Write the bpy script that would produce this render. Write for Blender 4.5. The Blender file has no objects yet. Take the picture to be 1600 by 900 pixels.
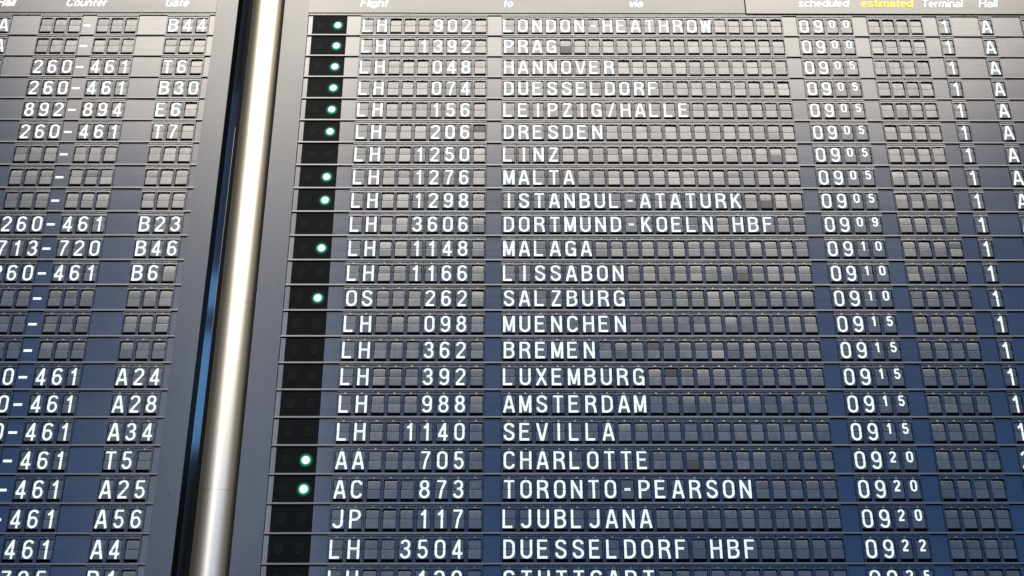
import bpy, math, random
from mathutils import Matrix, Vector
R = math.radians
rnd = random.Random(7)
S = bpy.context.scene
COL = S.collection

# ------------------------------------------------------------------ scale
P = 0.05                # width of one flap module (m)
A = 1.7453 * P          # height of one flight row (m)
Z0 = 4.0                # height of the top of the first row
OFF = -10.785           # where column 0 (right end) of the left board sits, in modules

# ------------------------------------------------------------------ camera
cam_d = bpy.data.cameras.new("camera"); cam = bpy.data.objects.new("camera", cam_d); COL.objects.link(cam)
cam_d.sensor_width = 36.0; cam_d.lens = 36.0 * 1700 / 1600; cam_d.clip_start = 0.05; cam_d.clip_end = 200
t_, w_, r_ = 0.4019, 0.0059, 0.0017
rt0 = Vector((math.cos(w_), -math.sin(w_), 0)); fw0 = Vector((math.sin(w_), math.cos(w_), 0)); up0 = Vector((0, 0, 1))
fw = fw0 * math.cos(t_) + up0 * math.sin(t_); up1 = up0 * math.cos(t_) - fw0 * math.sin(t_)
rt = rt0 * math.cos(r_) - up1 * math.sin(r_); up = rt0 * math.sin(r_) + up1 * math.cos(r_)
m = Matrix((rt, up, -fw)).transposed().to_4x4()
m.translation = Vector((10.3154 * P, -63.8082 * P, Z0 - 48.2072 * P))
cam.matrix_world = m
S.camera = cam

# ------------------------------------------------------------------ world and lamps
W = bpy.data.worlds.new("World"); S.world = W; W.use_nodes = True
bg = W.node_tree.nodes["Background"]; bg.inputs[0].default_value = (0.30, 0.52, 1.0, 1); bg.inputs[1].default_value = 0.035
def area(name, loc, target, sx, sy, radiance, color):
    d = bpy.data.lights.new(name, 'AREA'); d.shape = 'RECTANGLE'; d.size = sx; d.size_y = sy
    d.energy = radiance * math.pi * sx * sy; d.color = color
    o = bpy.data.objects.new(name, d); COL.objects.link(o); o.location = loc
    o.rotation_euler = (Vector(target) - Vector(loc)).to_track_quat('-Z', 'Y').to_euler()
    return o
area("hall_ceiling_light", (0.8, -9.0, 14.7), (0.6, 0, 3), 17, 9.5, 12.6, (1.0, 0.91, 0.80))
area("hall_window_light", (0.8, -14.0, 3.6), (0.6, 0, 3), 22, 13.0, 1.0, (0.12, 0.38, 0.92))
area("column_fill_light", (-1.23, -3.2, 4.6), (-0.3, 0, 3.2), 0.24, 5.6, 6.0, (1.0, 0.83, 0.60))  # added light, unseen: draws the bright band down the steel column
area("column_fill_light_beside", (-1.00, -3.2, 4.6), (-0.3, 0, 3.2), 0.20, 5.6, 6.0, (1.0, 0.93, 0.80))  # second added light beside it, for a split highlight on the column
S.view_settings.view_transform = 'Standard'; S.view_settings.look = 'None'
S.view_settings.exposure = 0.0; S.view_settings.gamma = 1.0; S.view_settings.use_curve_mapping = False

# ------------------------------------------------------------------ materials
def mat(name, color, rough=0.4, ior=1.5, spec=0.5, metal=0.0, vary=0.0, noise=None, bump=None, brushed=False, smudge=0.0, rvary=0.0):
    m = bpy.data.materials.new(name); m.use_nodes = True
    nt = m.node_tree; N = nt.nodes; L = nt.links; b = N["Principled BSDF"]
    b.inputs["Base Color"].default_value = (*color, 1); b.inputs["Roughness"].default_value = rough
    b.inputs["IOR"].default_value = ior; b.inputs["Specular IOR Level"].default_value = spec
    b.inputs["Metallic"].default_value = metal
    tc = N.new("ShaderNodeTexCoord"); oi = N.new("ShaderNodeObjectInfo")
    add = N.new("ShaderNodeVectorMath"); add.operation = 'ADD'
    sc = N.new("ShaderNodeVectorMath"); sc.operation = 'SCALE'; sc.inputs[3].default_value = 37.0
    cv = N.new("ShaderNodeCombineXYZ"); L.new(oi.outputs["Random"], cv.inputs[0]); L.new(oi.outputs["Random"], cv.inputs[2])
    L.new(cv.outputs[0], sc.inputs[0]); L.new(tc.outputs["Object"], add.inputs[0]); L.new(sc.outputs[0], add.inputs[1])
    vec = add.outputs[0]
    if brushed:
        mp = N.new("ShaderNodeMapping"); mp.inputs["Scale"].default_value = brushed; L.new(vec, mp.inputs[0]); vec2 = mp.outputs[0]
    else: vec2 = vec
    val = None
    if vary or smudge:
        # value multiplier = 1 + vary*(random-0.5)*2 + smudge*(noise-0.5)*2
        ml = N.new("ShaderNodeMath"); ml.operation = 'MULTIPLY_ADD'
        L.new(oi.outputs["Random"], ml.inputs[0]); ml.inputs[1].default_value = 2 * vary; ml.inputs[2].default_value = 1 - vary
        val = ml.outputs[0]
        if smudge:
            nz = N.new("ShaderNodeTexNoise"); nz.inputs["Scale"].default_value = noise or 60; nz.inputs["Detail"].default_value = 4
            L.new(vec2, nz.inputs["Vector"])
            ma = N.new("ShaderNodeMath"); ma.operation = 'MULTIPLY_ADD'; ma.inputs[1].default_value = 2 * smudge; 
            sb = N.new("ShaderNodeMath"); sb.operation = 'SUBTRACT'; L.new(val, sb.inputs[0]); sb.inputs[1].default_value = smudge
            L.new(nz.outputs["Fac"], ma.inputs[0]); L.new(sb.outputs[0], ma.inputs[2]); val = ma.outputs[0]
        vm = N.new("ShaderNodeVectorMath"); vm.operation = 'SCALE'; vm.inputs[0].default_value = color; L.new(val, vm.inputs[3])
        L.new(vm.outputs[0], b.inputs["Base Color"])
    if rvary:
        nz2 = N.new("ShaderNodeTexNoise"); nz2.inputs["Scale"].default_value = (noise or 60) * 0.6; nz2.inputs["Detail"].default_value = 5
        L.new(vec2, nz2.inputs["Vector"])
        m2 = N.new("ShaderNodeMath"); m2.operation = 'MULTIPLY_ADD'; m2.inputs[1].default_value = 2 * rvary; m2.inputs[2].default_value = rough - rvary
        L.new(nz2.outputs["Fac"], m2.inputs[0]); L.new(m2.outputs[0], b.inputs["Roughness"])
    if bump:
        nb = N.new("ShaderNodeTexNoise"); nb.inputs["Scale"].default_value = bump[0]; nb.inputs["Detail"].default_value = 3
        L.new(vec2, nb.inputs["Vector"]); bp = N.new("ShaderNodeBump"); bp.inputs["Strength"].default_value = bump[1]; bp.inputs["Distance"].default_value = bump[2]
        L.new(nb.outputs["Fac"], bp.inputs["Height"]); L.new(bp.outputs[0], b.inputs["Normal"])
    return m
def emit(name, color, strength):
    m = bpy.data.materials.new(name); m.use_nodes = True
    b = m.node_tree.nodes["Principled BSDF"]
    b.inputs["Base Color"].default_value = (0.02, 0.02, 0.02, 1)
    b.inputs["Specular IOR Level"].default_value = 0.05; b.inputs["Base Color"].default_value = (0.004, 0.006, 0.006, 1)
    b.inputs["Emission Color"].default_value = (*color, 1); b.inputs["Emission Strength"].default_value = strength
    return m
M_panel = mat("blue_grey_panel", (0.005, 0.013, 0.034), 0.255, 1.76, 0.5, vary=0.10, noise=18, smudge=0.10, brushed=(0.6, 1, 9), rvary=0.05)
M_frame = mat("module_plastic", (0.005, 0.013, 0.030), 0.28, 1.62, 0.5, vary=0.18, noise=90, smudge=0.18, rvary=0.08)
M_rail = mat("rail_aluminium", (0.018, 0.025, 0.042), 0.38, 1.75, 0.5, vary=0.05, noise=30, smudge=0.08, brushed=(0.5, 1, 6))
M_flap = mat("flap_plastic", (0.019, 0.027, 0.041), 0.32, 1.70, 0.5, vary=0.25, noise=120, smudge=0.40, rvary=0.10, brushed=(1, 1, 0.35), bump=(110, 0.30, 0.0007))
M_side = mat("speckled_grey_paint", (0.006, 0.017, 0.036), 0.29, 1.60, 0.5, vary=0.02, noise=9, smudge=0.10, rvary=0.06, bump=(420, 0.35, 0.0008))
M_head = mat("header_paint", (0.022, 0.028, 0.04), 0.30, 1.66, 0.5, vary=0.02, noise=10, smudge=0.08, brushed=(0.4, 1, 5), rvary=0.06)
M_dark = mat("dark_interior", (0.006, 0.009, 0.012), 0.8, 1.4, 0.1)
M_black = mat("black_perspex", (0.0025, 0.0035, 0.004), 0.5, 1.25, 0.1, noise=20, smudge=0.3)
M_lens_off = mat("unlit_lens", (0.0032, 0.0044, 0.005), 0.5, 1.27, 0.12)
M_white = mat("white_print", (0.66, 0.78, 0.81), 0.45, 1.4, 0.4, vary=0.03, noise=80, smudge=0.04)
M_yellow = mat("yellow_print", (0.85, 0.72, 0.06), 0.45, 1.4, 0.4)
M_steel = mat("brushed_steel", (0.74, 0.67, 0.54), 0.40, 1.5, 0.5, metal=1.0, noise=14, smudge=0.03, brushed=(14, 14, 0.3), rvary=0.03)
M_gloss = mat("gloss_black_edge", (0.20, 0.22, 0.25), 0.2, 1.5, 0.5, metal=0.85)
M_led = emit("green_led_core", (0.66, 1.0, 0.84), 1.5)
M_ring = emit("green_led_rim", (0.02, 0.60, 0.34), 0.55)
M_halo = emit("green_led_painted_halo", (0.01, 0.35, 0.18), 0.10)  # faint glowing ring standing in for the lamp's glare on the panel
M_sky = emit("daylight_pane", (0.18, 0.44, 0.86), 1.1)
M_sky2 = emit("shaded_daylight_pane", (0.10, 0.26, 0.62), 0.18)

# ------------------------------------------------------------------ mesh builder
class MB:
    def __init__(s): s.v = []; s.f = []; s.m = []
    def quad(s, a, b, c, d, k=0):
        n = len(s.v); s.v += [a, b, c, d]; s.f.append((n, n+1, n+2, n+3)); s.m.append(k)
    def box(s, x0, x1, y0, y1, z0, z1, k=0, ytop=None, skip=()):
        """ytop: front y at the top edge (leaning front face)"""
        yt = y0 if ytop is None else ytop
        n = len(s.v)
        s.v += [(x0, y0, z0), (x1, y0, z0), (x1, y1, z0), (x0, y1, z0), (x0, yt, z1), (x1, yt, z1), (x1, y1, z1), (x0, y1, z1)]
        for nm, q in (('f', (0, 1, 5, 4)), ('r', (1, 2, 6, 5)), ('b', (2, 3, 7, 6)), ('l', (3, 0, 4, 7)), ('t', (4, 5, 6, 7)), ('u', (3, 2, 1, 0))):
            if nm not in skip: s.f.append(tuple(n+i for i in q)); s.m.append(k)
    def disc(s, cx, cz, r, y, k=0, n=20, r0=0.0, y0=None):
        """annulus (r0..r) facing -y; y0 = depth at the inner radius"""
        y0 = y if y0 is None else y0
        b = len(s.v)
        for i in range(n):
            a = 2*math.pi*i/n
            s.v.append((cx+r*math.cos(a), y, cz+r*math.sin(a)))
        if r0 == 0:
            s.v.append((cx, y0, cz))
            for i in range(n): s.f.append((b+i, b+(i+1) % n, b+n)); s.m.append(k)
        else:
            for i in range(n):
                a = 2*math.pi*i/n
                s.v.append((cx+r0*math.cos(a), y0, cz+r0*math.sin(a)))
            for i in range(n): s.f.append((b+i, b+(i+1) % n, b+n+(i+1) % n, b+n+i)); s.m.append(k)
    def prism(s, pts, y0, y1, k=0):
        """pts: outline (x,z) counter-clockwise seen from the front"""
        n = len(s.v); c = len(pts)
        s.v += [(x, y0, z) for x, z in pts] + [(x, y1, z) for x, z in pts]
        s.f.append(tuple(range(n, n+c))); s.m.append(k)
        s.f.append(tuple(reversed(range(n+c, n+2*c)))); s.m.append(k)
        for i in range(c):
            j = (i+1) % c; s.f.append((n+i, n+c+i, n+c+j, n+j)); s.m.append(k)
    def mesh(s, name, *mats, smooth=False):
        me = bpy.data.meshes.new(name); me.from_pydata(s.v, [], s.f)
        for q in mats: me.materials.append(q)
        for i, q in enumerate(s.m): me.polygons[i].material_index = q
        if smooth:
            for q in me.polygons: q.use_smooth = True
        me.update(); return me
def put(name, me, parent=None, loc=(0, 0, 0), rot=None, **props):
    o = bpy.data.objects.new(name, me); COL.objects.link(o)
    if parent: o.parent = parent
    o.location = loc
    if rot: o.rotation_euler = rot
    for k, v in props.items(): o[k] = v
    return o

# ------------------------------------------------------------------ stroke lettering (all drawn here, no font files)
def arc(cx, cy, rx, ry, a0, a1, n=8):
    return [(cx+rx*math.cos(R(a0+(a1-a0)*i/n)), cy+ry*math.sin(R(a0+(a1-a0)*i/n))) for i in range(n+1)]
# centre-line box: x 0..0.53, y 0..0.97 (modules); pen 0.14
X, Y = 0.53, 0.965
def stad(x0, x1, y0, y1):
    r = (x1-x0)/2; c = (x0+x1)/2
    return arc(c, y1-r, r, r, 0, 180, 12) + arc(c, y0+r, r, r, 180, 360, 12) + [(x1, y1-r)]
G = {
 'A': [[(-.03, -.07), (.235, Y+.07)], [(X+.03, -.07), (X-.235, Y+.07)], [(.09, .26), (X-.09, .26)]],
 'B': [[(0, -.07), (0, Y+.07)], [(0, Y), (.28, Y)] + arc(.28, .74, .225, .225, 90, -90) + [(0, .515)], [(0, 0), (.29, 0)] ,
       [(.28, .515)] + arc(.27, .2575, .26, .2575, 90, -90) + [(.2, 0)]],
 'C': [arc(.265, Y-.265, .265, .265, 10, 180, 10) + arc(.265, .265, .265, .265, 180, 350, 10)],
 'D': [[(0, -.07), (0, Y+.07)], [(0, Y), (.22, Y)] + arc(.22, Y-.30, .30, .30, 90, 0) + arc(.22, .30, .30, .30, 0, -90) + [(0, 0)]],
 'E': [[(0, -.07), (0, Y+.07)], [(0, Y), (.51, Y)], [(0, .50), (.46, .50)], [(0, 0), (.52, 0)]],
 'F': [[(0, -.07), (0, Y+.07)], [(0, Y), (.50, Y)], [(0, .50), (.44, .50)]],
 'G': [arc(.265, Y-.265, .265, .265, 12, 180, 10) + arc(.265, .265, .265, .265, 180, 350, 10), [(.53, -.07), (.53, .48)], [(.29, .45), (.56, .45)]],
 'H': [[(0, -.07), (0, Y+.07)], [(X, -.07), (X, Y+.07)], [(0, .50), (X, .50)]],
 'I': [[(.265, -.07), (.265, Y+.07)]],
 'J': [[(.46, Y+.07), (.46, .235)] + arc(.225, .235, .235, .235, 0, -170, 10)],
 'K': [[(0, -.07), (0, Y+.07)], [(.02, .34), (.50, Y+.07)], [(.20, .58), (.53, -.07)]],
 'L': [[(0, -.07), (0, Y+.07)], [(0, 0), (.50, 0)]],
 'M': [[(-.03, -.07), (-.03, Y+.07)], [(X+.03, -.07), (X+.03, Y+.07)], [(0, Y), (.265, .02)], [(X, Y), (.265, .02)]],
 'N': [[(0, -.07), (0, Y+.07)], [(X, -.07), (X, Y+.07)], [(.01, Y), (X-.01, 0)]],
 'O': [stad(0, X, 0, Y)],
 'P': [[(0, -.07), (0, Y+.07)], [(0, Y), (.26, Y)] + arc(.26, .70, .26, .265, 90, -90) + [(0, .435)]],
 'R': [[(0, -.07), (0, Y+.07)], [(0, Y), (.27, Y)] + arc(.27, .725, .24, .24, 90, -90) + [(0, .485)], [(.27, .47), (.42, .43), (.50, .20), (.54, -.07)]],
 'S': [arc(.265, .735, .245, .23, 5, 180, 10) + [(.04, .65), (.12, .56), (.42, .43), (.50, .34)] + arc(.265, .245, .255, .245, 15, -185, 12)],
 'T': [[(.265, -.07), (.265, Y)], [(-.04, Y), (X+.04, Y)]],
 'U': [[(0, Y+.07), (0, .265)] + arc(.265, .265, .265, .265, 180, 360, 12) + [(X, Y+.07)]],
 'V': [[(-.03, Y+.07), (.235, -.07)], [(X+.03, Y+.07), (X-.235, -.07)]],
 'W': [[(-.05, Y+.07), (.10, -.07)], [(X+.05, Y+.07), (X-.10, -.07)], [(.10, 0), (.265, .90)], [(X-.10, 0), (.265, .90)]],
 'X': [[(-.01, Y+.07), (X+.01, -.07)], [(X+.01, Y+.07), (-.01, -.07)]],
 'Z': [[(0, Y), (X, Y)], [(X-.02, Y), (.02, 0)], [(-.01, 0), (X+.01, 0)]],
 '-': [[(.09, .46), (.45, .46)]],
 '/': [[(.12, -.07), (.45, Y+.07)]],
 '0': [stad(.02, .50, 0, Y)],
 '1': [[(.33, -.07), (.33, Y+.07)], [(.10, .73), (.20, .76), (.30, .90)]],
 '2': [arc(.255, .72, .235, .245, 170, -10, 12) + [(.47, .60), (.03, .04)], [(-.01, 0), (.51, 0)]],
 '3': [arc(.25, .725, .215, .24, 165, -80, 12) + [(.18, .50)], [(.27, .51)] + arc(.25, .255, .24, .255, 80, -170, 12)],
 '4': [[(.37, -.07), (.37, Y+.07)], [(.35, Y), (.02, .25)], [(-.02, .22), (.55, .22)]],
 '5': [[(.06, Y), (.49, Y)], [(.085, Y), (.06, .50)], [(.05, .47)] + arc(.25, .29, .23, .285, 128, -165, 14)],
 '6': [arc(.255, .28, .23, .28, 0, 360, 16), [(.025, .30), (.03, .60)] + arc(.27, .70, .24, .265, 175, 25, 9)],
 '7': [[(0, Y), (.52, Y)], [(.49, Y), (.27, .45), (.18, -.07)]],
 '8': [arc(.255, .735, .205, .23, 0, 360, 16), arc(.255, .255, .24, .255, 0, 360, 16)],
 '9': [arc(.255, .685, .23, .28, 0, 360, 16), [(.485, .66), (.48, .36)] + arc(.24, .265, .24, .265, -5, -155, 9)],
}
# lower case for the header line: x-height 0.66, cap 0.965
def rnd_o(x0=0, x1=.44, y1=.66): return arc((x0+x1)/2, y1/2, (x1-x0)/2, y1/2, 0, 360, 16)
GL = {
 'a': ([arc(.20, .45, .20, .21, 160, 0, 8) + [(.40, -.06)], arc(.19, .19, .19, .19, 75, 290, 10), [(.22, .38), (.40, .40)], [(.22, .0), (.38, .10)]], .44),
 'c': ([arc(.21, .33, .21, .33, 40, 320, 14)], .40),
 'd': ([rnd_o(0, .40), [(.42, -.06), (.42, 1.03)]], .46),
 'e': ([arc(.21, .33, .21, .33, -5, 0, 1) + arc(.21, .33, .21, .33, 0, 310, 14), [(.0, .33), (.42, .33)]], .44),
 'g': ([rnd_o(0, .40), [(.42, .70), (.42, .0)] + arc(.22, -.03, .20, .20, 0, -150, 8)], .46),
 'h': ([[(0, -.06), (0, 1.03)], arc(.19, .46, .20, .20, 165, 0, 8) + [(.39, -.06)]], .42),
 'i': ([[(0, -.06), (0, .70)], [(0, .88), (0, 1.02)]], .02),
 'l': ([[(0, -.06), (0, 1.03)]], .02),
 'm': ([[(0, -.06), (0, .70)], arc(.16, .48, .17, .18, 165, 0, 8) + [(.33, -.06)], arc(.50, .48, .17, .18, 165, 0, 8) + [(.67, -.06)]], .70),
 'n': ([[(0, -.06), (0, .70)], arc(.19, .46, .20, .20, 165, 0, 8) + [(.39, -.06)]], .42),
 'o': ([rnd_o()], .44),
 'r': ([[(0, -.06), (0, .70)], arc(.20, .42, .20, .22, 170, 80, 5)], .24),
 's': ([arc(.19, .49, .17, .17, 20, 180, 8) + [(.04, .40), (.34, .27), (.37, .2)] + arc(.19, .17, .19, .17, 0, -165, 8)], .40),
 't': ([[(.11, .90), (.11, .14)] + arc(.22, .12, .11, .12, 180, 280, 5), [(-.03, .62), (.27, .62)]], .27),
 'u': ([[(0, .70), (0, .20)] + arc(.19, .20, .19, .20, 180, 345, 8), [(.40, .70), (.40, -.06)]], .42),
 'v': ([[(0, .70), (.20, -.04)], [(.40, .70), (.20, -.04)]], .40),
 'F': (G['F'], .48), 'T': (G['T'], .53), 'H': (G['H'], .55), 'C': (G['C'], .55), 'G': (G['G'], .55),
}
def stroke(mb, pts, w, y, k=0, tf=lambda x, z: (x, z), clip=None):
    """one pen stroke as a flat ribbon facing -y"""
    q = [pts[0]]
    for p in pts[1:]:
        if (p[0]-q[-1][0])**2 + (p[1]-q[-1][1])**2 > 1e-8: q.append(p)
    closed = len(q) > 3 and (q[0][0]-q[-1][0])**2 + (q[0][1]-q[-1][1])**2 < 1e-4
    n = len(q); L_, R_ = [], []
    for i in range(n):
        if closed: a, b = q[(i-1) % (n-1)] if i else q[n-2], q[(i+1) % (n-1)] if i < n-1 else q[1]
        else: a, b = q[max(i-1, 0)], q[min(i+1, n-1)]
        def nrm(u, v):
            dx, dy = v[0]-u[0], v[1]-u[1]; l = math.hypot(dx, dy) or 1; return (-dy/l, dx/l)
        n1, n2 = nrm(a, q[i]) if a != q[i] else None, nrm(q[i], b) if b != q[i] else None
        n1 = n1 or n2; n2 = n2 or n1
        mx, my = n1[0]+n2[0], n1[1]+n2[1]; l = math.hypot(mx, my) or 1; mx /= l; my /= l
        s = w/2/max(0.5, mx*n1[0]+my*n1[1])
        L_.append((q[i][0]+mx*s, q[i][1]+my*s)); R_.append((q[i][0]-mx*s, q[i][1]-my*s))
    for i in range(n-1):
        poly = [L_[i], R_[i], R_[i+1], L_[i+1]]
        for band in (clip or [(-9, 9)]):
            pp = cut(cut(poly, band[0], 1), band[1], -1)
            if len(pp) < 3: continue
            b = len(mb.v); mb.v += [(tf(x, z)[0], y, tf(x, z)[1]) for x, z in pp]
            mb.f.append(tuple(range(b, b+len(pp)))); mb.m.append(k)
def cut(poly, z, sgn):
    out = []
    for i in range(len(poly)):
        a, b = poly[i], poly[(i+1) % len(poly)]
        ia, ib = (a[1]-z)*sgn >= 0, (b[1]-z)*sgn >= 0
        if ia: out.append(a)
        if ia != ib:
            t = (z-a[1])/(b[1]-a[1]); out.append((a[0]+t*(b[0]-a[0]), z))
    return out

# module geometry in module units; z measured down from the row's top edge is v*1.7453
K = 1.7453
VT, VS, VB, VW = 0.140, 0.478, 0.799, 0.915      # window top, seam, flap bottom, window bottom
FLAP_Y = 0.062
def make_glyph(ch, small=False):
    mb = MB(); wd, w = 0.53, 0.140
    if ch in 'MW': w = 0.150
    if ch.isdigit(): w = 0.132
    s = 0.60 if small else 1.0
    base = -(VB-0.012)*K + 0.07            # centre-line of the foot stroke
    dx = {'E': -.035, 'L': -.05, 'F': -.03, 'J': .02, 'K': .0, 'C': 0, 'P': .0, '-': -.0}.get(ch, 0) + (.01 if ch.isdigit() else 0)
    x0 = 0.5 - wd/2*s + dx
    z0 = base if not small else base + 0.965*(1-0.60) 
    zs = (-VS*K - z0)/s
    for i, st in enumerate(G[ch]):
        if small: ww = 0.115/s
        elif ch in 'MW' and i >= 2: ww = 0.135
        else: ww = w
        stroke(mb, st, ww, (-0.0004*(i+1))*P, tf=lambda x, z: ((x0+x*s)*P, (z0+z*s)*P), clip=[(-9, zs-0.011), (zs+0.011, 9)])
    return mb.mesh(('digit' if ch.isdigit() else 'letter'), M_white)
_gl = {}
def glyph(ch, small=False):
    if (ch, small) not in _gl: _gl[(ch, small)] = make_glyph(ch, small)
    return _gl[(ch, small)]

# ---- meshes shared by all modules
def module_mesh():
    mb = MB(); d = 0.42*P; g = 0.008
    x0, x1 = g*P, (1-g)*P; wl, wr = 0.105*P, 0.905*P
    z = lambda v: -v*A
    # top lip, leaning: its upper edge stands back a little
    mb.box(x0, x1, 0.0, d, z(VT), z(0.055), ytop=0.012*P)
    mb.box(x0, x1, -0.030*P, d, z(0.054), z(0.004), ytop=-0.026*P)
    # clip in the middle of the lip
    mb.box(0.44*P, 0.56*P, -0.022*P, 0.03*P, z(0.125), z(0.070), ytop=-0.004*P)
    mb.box(x0, x1, 0.0, d, z(0.929), z(VW), ytop=0.003*P)
    n0, n1 = VS-0.045, VS+0.045
    for a, b, c, e in ((x0, wl, x0, wl-0.035*P), (wr, x1, wr+0.035*P, x1)):
        mb.box(a, b, 0.0, d, z(n0), z(VT)); mb.box(c, e, 0.004*P, d, z(n1), z(n0)); mb.box(a, b, 0.0, d, z(VW), z(n1))
    # thin raised rib down the left side of the window
    mb.box(wl-0.045*P, wl-0.020*P, -0.014*P, 0.0, z(VW), z(n1+0.02)); mb.box(wl-0.045*P, wl-0.020*P, -0.014*P, 0.0, z(n0-0.02), z(VT+0.01))
    return mb.mesh('split_flap_module', M_frame)
def flap_mesh(upper, blank, worn=False):
    """a flap: thin plastic leaf, curling back at its free edge, with pivot tabs at the seam"""
    mb = MB(); l, r = 0.133, 0.875; th = 0.012
    zs = -VS*K
    if upper:
        top = -(VT + (0.054 if blank else 0.014))*K; z0 = zs+0.019
        prof = [(0.0, z0), (0.001, z0+(top-z0)*.45), (0.004, z0+(top-z0)*.72), (0.008, z0+(top-z0)*.90), (0.015, top)]
        if not blank: prof = [(0.0, z0), (0.002, z0+(top-z0)*.6), (0.006, z0+(top-z0)*.92), (0.012, top)]
        ins = [0.03, 0.0, 0.0, 0.012, 0.05] if blank else [0.03, 0.0, 0.0, 0.012]
    else:
        bot = -VB*K; z0 = zs-0.019
        prof = [(0.0, z0), (-0.004, z0+(bot-z0)*.12), (-0.010, z0+(bot-z0)*.94), (-0.006, bot)]
        ins = [0.03, 0.0, 0.0, 0.012]
    n = len(prof); b = 0
    for y, z in [(p[0], p[1]) for p in prof]: pass
    for j, (y, z) in enumerate(prof):
        i = ins[j]
        mb.v += [((l+i)*P, y*P, z*P), ((l+i+(0.10 if blank and upper and j == n-1 else 0.02))*P, (y-0.001)*P, (z+(0.015 if blank and upper and j == n-1 else 0))*P),
                 ((r-i-(0.10 if blank and upper and j == n-1 else 0.02))*P, (y-0.001)*P, (z+(0.015 if blank and upper and j == n-1 else 0))*P), ((r-i)*P, y*P, z*P)]
    m4 = len(mb.v)
    mb.v += [(x, y+th*P, z) for x, y, z in mb.v[:m4]]
    up = 1 if upper else -1
    for j in range(n-1):
        for i in range(3):
            q = (j*4+i, j*4+i+1, (j+1)*4+i+1, (j+1)*4+i)
            if up < 0: q = tuple(reversed(q))
            mb.f.append(q); mb.m.append(0)
            mb.f.append(tuple(reversed([k+m4 for k in q]))); mb.m.append(0)
        for e in (0, 3):
            mb.f.append((j*4+e, (j+1)*4+e, (j+1)*4+e+m4, j*4+e+m4)); mb.m.append(0)
    for j in (0, n-1):
        for i in range(3): mb.f.append((j*4+i, j*4+i+1, j*4+i+1+m4, j*4+i+m4)); mb.m.append(0)
    # pivot tabs
    s = 0.045 if upper else -0.045
    for a, c in ((l-0.035, l+0.03), (r-0.03, r+0.035)):
        za, zb = sorted((z0, z0+s)); mb.box(a*P, c*P, 0.004*P, 0.02*P, za*P, zb*P)
    return mb.mesh('upper_flap' if upper else 'lower_flap', M_flap)
ME_mod = module_mesh()
ME_up, ME_upb, ME_lo = flap_mesh(True, False), flap_mesh(True, True), flap_mesh(False, False)
FLAP_DARK = mat("dark_flap", (0.008, 0.010, 0.014), 0.42, 1.42, 0.5, vary=0.1, noise=50, smudge=0.25)  # darker base colour, set on a few single flaps
def variant(me, m):
    c = me.copy(); c.materials.clear(); c.materials.append(m); return c
ME_up_dk, ME_lo_dk = variant(ME_upb, FLAP_DARK), variant(ME_lo, FLAP_DARK)

def module(row, u, ch=' ', small=False, dark=None):
    """split flap module > upper_flap, lower_flap, letter / digit"""
    jx, jy = rnd.gauss(0, 0.0035)*P, rnd.gauss(0, 0.005)*P
    mo = put('split_flap_module', ME_mod, row, (u*P+jx, jy, 0), (rnd.gauss(0, 0.004), 0, rnd.gauss(0, 0.006)))
    # the flaps pivot on the seam: each hangs at its own small angle
    zs = -VS*A
    def leaf(nm, me, tilt):
        o = put(nm, me, mo, (0, 0, 0))
        o.rotation_euler = (tilt, 0, rnd.gauss(0, 0.010) if ch == ' ' else 0)
        # pivot about the seam line at FLAP_Y
        o.location = (0, FLAP_Y*P + math.sin(tilt)*zs, zs - math.cos(tilt)*zs)
        return o
    blank = ch == ' '
    if blank:
        if rnd.random() < 0.30: up_me, tilt = ME_up, -R(rnd.uniform(0.8, 2.6))
        else: up_me, tilt = ME_upb, -R(abs(rnd.gauss(2.2, 0.9)))
    else: up_me, tilt = ME_up, -R(abs(rnd.gauss(1.2, 0.8)))
    u_dark = dark == 'u' ; l_dark = dark == 'l'
    leaf('upper_flap', ME_up_dk if u_dark else up_me, tilt if blank else 0)
    leaf('lower_flap', ME_lo_dk if l_dark else ME_lo, (-R(rnd.gauss(1.9, 0.8)) if blank else 0))
    if not blank:
        nm = 'digit' if ch.isdigit() else ('hyphen' if ch == '-' else ('slash' if ch == '/' else 'letter'))
        put(nm, glyph(ch, small), mo, (0, (FLAP_Y-0.020)*P, 0))
    return mo

def box_mesh(name, m, *b, **k):
    mb = MB(); mb.box(*b, **k); return mb.mesh(name, m)
_pan = {}
def blank_panel(row, u0, u1):
    w = round(u1-u0, 3)
    if w not in _pan:
        mb = MB(); mb.box(0.012*P, (w-0.012)*P, 0.045*P, 0.10*P, -0.925*A, -0.026*A)
        _pan[w] = mb.mesh('blank_panel', M_panel)
    return put('blank_panel', _pan[w], row, (u0*P, rnd.gauss(0, 0.003)*P, 0), (rnd.gauss(0, 0.004), 0, rnd.gauss(0, 0.004)))

def rail_and_back(row, u0, u1):
    mb = MB()
    mb.box(u0*P, u1*P, -0.060*P, 0.06*P, -0.985*A, -0.930*A, ytop=-0.052*P)
    put('rail', mb.mesh('rail', M_rail), row)
    put('backplate', box_mesh('backplate', M_dark, u0*P, u1*P, 0.45*P, 0.50*P, -1.0*A, 0.0), row)

# lamp lens of the status display
def lens_mesh(lit):
    mb = MB(); r = 0.30*P
    if lit:
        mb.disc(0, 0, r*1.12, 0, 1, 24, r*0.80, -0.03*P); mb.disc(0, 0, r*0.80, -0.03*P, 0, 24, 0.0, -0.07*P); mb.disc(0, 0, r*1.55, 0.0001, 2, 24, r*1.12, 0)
    else:
        mb.disc(0, 0, r*1.05, 0, 0, 24, r*0.90, -0.012*P); mb.disc(0, 0, r*0.90, -0.012*P, 0, 24, r*0.74, -0.002*P); mb.disc(0, 0, r*0.74, -0.002*P, 0, 24, 0, -0.010*P)
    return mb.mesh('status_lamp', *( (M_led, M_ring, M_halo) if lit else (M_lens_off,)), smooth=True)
ME_on, ME_off = lens_mesh(True), lens_mesh(False)

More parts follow.
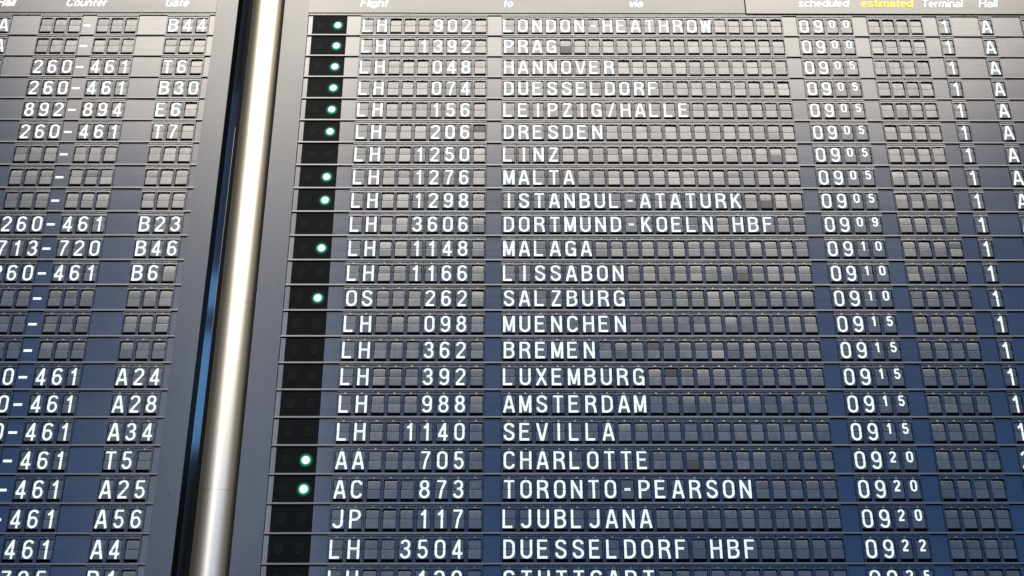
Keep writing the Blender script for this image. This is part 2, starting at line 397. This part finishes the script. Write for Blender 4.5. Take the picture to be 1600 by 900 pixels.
# ------------------------------------------------------------------ the flight rows of the right board
ROWS = [("LH", "902", "LONDON-HEATHROW", "0900", 1, "1", "A"), ("LH", "1392", "PRAG", "0900", 1, "1", "A"), ("LH", "048", "HANNOVER", "0905", 1, "1", "A"),
 ("LH", "074", "DUESSELDORF", "0905", 1, "1", "A"), ("LH", "156", "LEIPZIG/HALLE", "0905", 1, "1", "A"), ("LH", "206", "DRESDEN", "0905", 1, "1", "A"),
 ("LH", "1250", "LINZ", "0905", 0, "1", "A"), ("LH", "1276", "MALTA", "0905", 1, "1", "A"), ("LH", "1298", "ISTANBUL-ATATURK", "0905", 1, "1", "A"),
 ("LH", "3606", "DORTMUND-KOELN HBF", "0909", 0, "1", "A"), ("LH", "1148", "MALAGA", "0910", 1, "1", "A"), ("LH", "1166", "LISSABON", "0910", 0, "1", "A"),
 ("OS", "262", "SALZBURG", "0910", 1, "1", "A"), ("LH", "098", "MUENCHEN", "0915", 0, "1", "A"), ("LH", "362", "BREMEN", "0915", 0, "1", "A"),
 ("LH", "392", "LUXEMBURG", "0915", 0, "1", "A"), ("LH", "988", "AMSTERDAM", "0915", 0, "1", "A"), ("LH", "1140", "SEVILLA", "0915", 0, "1", "A"),
 ("AA", "705", "CHARLOTTE", "0920", 1, "2", " "), ("AC", "873", "TORONTO-PEARSON", "0920", 1, "1", " "), ("JP", "117", "LJUBLJANA", "0920", 0, "1", " "),
 ("LH", "3504", "DUESSELDORF HBF", "0922", 0, "1", " "), ("LH", "129", "STUTTGART", "0925", 0, "1", " ")]
DARK = {(2, 14): 'l', (6, 8): 'u', (9, 27): 'l', (12, 25): 'l', (19, 21): 'l', (15, 19): 'u', (16, 20): 'u'}
G1 = "flight rows of the right board"
UR = 50.0
for i, (al, no, to, tm, lit, term, hall) in enumerate(ROWS, 1):
    nice = to.title() if ' HBF' not in to else to[:-4].title() + ' HBF'
    lab = f"row of flap characters reading {al} {no} {to} {tm[:2]} {tm[2:]}, " + ("green lamp lit" if lit else "lamps unlit")
    row = put('flight_row', None, None, (0, 0, Z0-(i-1)*A), label=lab, category="flight row", group=G1)
    rail_and_back(row, -3.75, UR)
    blank_panel(row, -3.75, -3.43)
    st = put('status_display', box_mesh('status_display', M_black, -3.42*P, -1.01*P, 0.030*P, 0.10*P, -0.925*A, -0.012*A), row)
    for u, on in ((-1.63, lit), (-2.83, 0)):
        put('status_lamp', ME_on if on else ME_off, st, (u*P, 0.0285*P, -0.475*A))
    blank_panel(row, -1.0, 0)
    text = {}
    for k, c in enumerate(al): text[k] = c
    for k, c in enumerate(no): text[8-len(no)+k] = c
    for k, c in enumerate(to): text[10+k] = c
    for k, c in enumerate(tm): text[31+k] = c
    text[41] = term; text[44] = hall
    for a, b in ((0, 9), (10, 30), (31, 35), (36, 40), (41, 42), (44, 45), (47, 50)):
        for u in range(a, b):
            module(row, u, text.get(u, ' '), small=u in (33, 34), dark=DARK.get((i, u)))
    for a, b in ((9, 10), (30, 31), (35, 36), (40, 41), (42, 44), (45, 47)): blank_panel(row, a, b)

# ------------------------------------------------------------------ the rows of the left board
LEFT = ["   |   |B44", "   |   |   ", "260|461|T6 ", "260|461|B30", "892|894|E6 ", "260|461|T7 ", "   |   |   ", "   |   |   ", "   |   |   ",
 "260|461|B23", "713|720|B46", "260|461|B6 ", "   |   |   ", "   |   |   ", "   |   |   ", "260|461|A24", "260|461|A28", "260|461|A34", "260|461|T5 ",
 "260|461|A25", "260|461|A56", "260|461|A4 ", "779|795|B1 "]
G2 = "counter and gate rows of the left board"
mb = MB(); stroke(mb, [(0.14, 0), (0.66, 0)], 0.155, 0, tf=lambda x, z: (x*P, z*P)); ME_dash = mb.mesh('dash', M_white)
for i, s in enumerate(LEFT, 1):
    c1, c2, gt = s.split('|')
    near = ROWS[i-1][2]
    if c1.strip(): lab = f"left board row showing counters {c1}-{c2} and gate {gt.strip()}"
    elif gt.strip(): lab = f"left board row with empty counter cells and gate {gt.strip()}"
    else: lab = f"left board row with only a dash between empty cells, level with {near}"
    row = put('counter_gate_row', None, None, (OFF*P, 0, Z0-(i-1)*A), label=lab, category="gate row", group=G2)
    rail_and_back(row, -19.0, 0.42)
    blank_panel(row, 0.0, 0.40)
    text = {}
    for k, c in enumerate(c1): text[-12+k] = c
    for k, c in enumerate(c2): text[-8+k] = c
    for k, c in enumerate(gt): text[-3+k] = c
    text[-15] = 'A'
    for a, b in ((-15, -14), (-12, -9), (-8, -5), (-3, 0)):
        for u in range(a, b): module(row, u, text.get(u, ' '))
    for a, b in ((-19, -17), (-17, -15), (-14, -12), (-5, -3)): blank_panel(row, a, b)
    pn = blank_panel(row, -9, -8)
    put('dash', ME_dash, pn, (0, 0.045*P-0.0003, -0.50*A))

# ------------------------------------------------------------------ boards: headers, side panels, casing
def header_text(txt, u0, u1, parent, y, m, name='header_lettering'):
    tot = 0; gap = 0.17
    adv = []
    for c in txt: adv.append(tot); tot += GL[c][1] + gap
    tot -= gap
    sz = 0.60; sx = ((u1-u0) - 0.12 - 0.10)/tot
    mb = MB(); n = 0
    for c, a in zip(txt, adv):
        for st in GL[c][0]:
            n += 1
            base = 0.77
            pts = [(((x+a)*sx + z*sz*0.20), z*sz) for x, z in st]
            stroke(mb, pts, 0.118, y-0.0001*(n % 5), tf=lambda x, z: ((u0+0.07+x)*P, (base+z)*P))
    return put(name, mb.mesh(name, m), parent, (0, 0, 0))
NR = len(ROWS)
def board(x_mod, lab, name='departure_board'):
    return put(name, None, None, (x_mod*P, 0, Z0), label=lab, category="departure board", group="split flap departure boards")
HB, HT = 0.125*A, 3.6*A
zb = -NR*A
rb = board(0, "wide right board casing with Flight, to, via, scheduled and estimated headings")
h1 = put('header_panel', box_mesh('header_panel', M_head, -3.76*P, 27.38*P, -0.06*P, 0.3*P, HB, HT), rb)
header_text("Flight", -.15, 1.95, h1, -0.062*P, M_white); header_text("to", 10.05, 10.85, h1, -0.062*P, M_white); header_text("via", 19.05, 20.2, h1, -0.062*P, M_white)
M_head2 = mat("pale_header_paint", (0.07, 0.07, 0.07), 0.36, 1.72, 0.5, noise=10, smudge=0.06, brushed=(0.4, 1, 5), rvary=0.05)
h2 = put('header_panel', box_mesh('header_panel', M_head2, 27.46*P, 52*P, -0.12*P, 0.3*P, HB-0.03*A, HT, ytop=-0.02*P), rb, label="paler header panel standing slightly proud")
header_text("scheduled", 31.2, 34.95, h2, -0.122*P, M_white); header_text("estimated", 35.7, 39.55, h2, -0.122*P, M_yellow)
header_text("Terminal", 40.05, 43.1, h2, -0.122*P, M_white); header_text("Hall", 44.15, 45.6, h2, -0.122*P, M_white)
def common(b, u0, u1, s0, s1):
    mb = MB(); mb.box(u0*P, u1*P, -0.02*P, 0.3*P, 0.012*A, HB-0.035*A); put('head_strip', mb.mesh('head_strip', M_frame), b)
    put('side_panel', box_mesh('side_panel', M_side, s0*P, s1*P, -0.05*P, 0.30*P, zb-0.6*A, HT), b)
    put('bottom_panel', box_mesh('bottom_panel', M_side, u0*P, u1*P, -0.03*P, 0.3*P, zb-0.6*A, zb-0.01*A), b)
    put('casing', box_mesh('casing', M_dark, min(u0, s0)*P+0.001, max(u1, s1)*P-0.001, 0.52*P, 4.5*P, zb-0.6*A, HT), b)
common(rb, -3.745, UR, -5.52, -3.765)
put('side_panel', box_mesh('side_panel', M_side, (UR+0.02)*P, 52*P, -0.05*P, 0.30*P, zb-0.6*A, HB-0.04*A), rb)
lb = board(OFF, "left board casing with Hall, Counter and Gate headings")
h3 = put('header_panel', box_mesh('header_panel', M_head, -19*P, 0.405*P, -0.06*P, 0.3*P, HB, HT), lb)
header_text("Hall", -15.3, -13.9, h3, -0.062*P, M_white); header_text("Counter", -10.35, -7.35, h3, -0.062*P, M_white); header_text("Gate", -3.28, -1.5, h3, -0.062*P, M_white)
common(lb, -19.0, 0.405, 0.42, 1.93)
# glossy return edge of the left board, facing the gap
put('edge_return', box_mesh('edge_return', M_gloss, 1.935*P, 1.96*P, 0.95*P, 4.0*P, zb-0.6*A, HT), lb)
put('edge_shade_strip', box_mesh('edge_shade_strip', M_black, 1.935*P, 1.975*P, -0.03*P, 0.948*P, zb-0.6*A, HT), lb)  # black strip added to darken the front part of the gap's reflection

# ------------------------------------------------------------------ steel column between the boards
cx, cy, cr = -6.83, 1.05, 1.22
n = 64; mb = MB(); zt, zo = HT+0.02, zb-0.9*A
cuts = [zo] + [(-k*6.9+1.2)*A for k in (3, 2, 1, 0)] + [zt]
def ring(mb, z0, z1, r):
    b = len(mb.v)
    for i in range(n):
        a = 2*math.pi*i/n; mb.v += [(r*P*math.cos(a), r*P*math.sin(a), z0), (r*P*math.cos(a), r*P*math.sin(a), z1)]
    for i in range(n):
        j = (i+1) % n; mb.f.append((b+2*i, b+2*j, b+2*j+1, b+2*i+1)); mb.m.append(0)
colm = put('steel_column', None, None, (cx*P, cy*P, Z0), label="polished steel column standing in the gap between the two boards", category="column")
for a, b_ in zip(cuts[:-1], cuts[1:]):
    mb = MB(); ring(mb, a+0.0003, b_-0.0003, cr); put('column_sleeve', mb.mesh('column_sleeve', M_steel, smooth=True), colm)
mb = MB(); ring(mb, zo, zt, cr-0.04); put('column_core', mb.mesh('column_core', M_dark, smooth=True), colm)

mb = MB(); mb.box(-8.30*P, -8.04*P, 0.85*P, 1.10*P, Z0+zo, Z0+zt); mb.box(-5.62*P, -5.53*P, 0.30*P, 1.10*P, Z0+zo, Z0+zt)  # black strips standing in for the column's dark, unlit edges
colgap = put('gap_shade_strip', mb.mesh('gap_shade_strip', M_black), colm); colgap.location = (-cx*P, -cy*P, -Z0)
put('trim_strip', box_mesh('trim_strip', M_rail, -8.335*P, -8.305*P, 0.84*P, 1.0*P, Z0-13.6*A, Z0-5.0*A), colm, (-cx*P, -cy*P, -Z0))
# ------------------------------------------------------------------ what lies behind the gap: hall windows reflected in the gloss edge
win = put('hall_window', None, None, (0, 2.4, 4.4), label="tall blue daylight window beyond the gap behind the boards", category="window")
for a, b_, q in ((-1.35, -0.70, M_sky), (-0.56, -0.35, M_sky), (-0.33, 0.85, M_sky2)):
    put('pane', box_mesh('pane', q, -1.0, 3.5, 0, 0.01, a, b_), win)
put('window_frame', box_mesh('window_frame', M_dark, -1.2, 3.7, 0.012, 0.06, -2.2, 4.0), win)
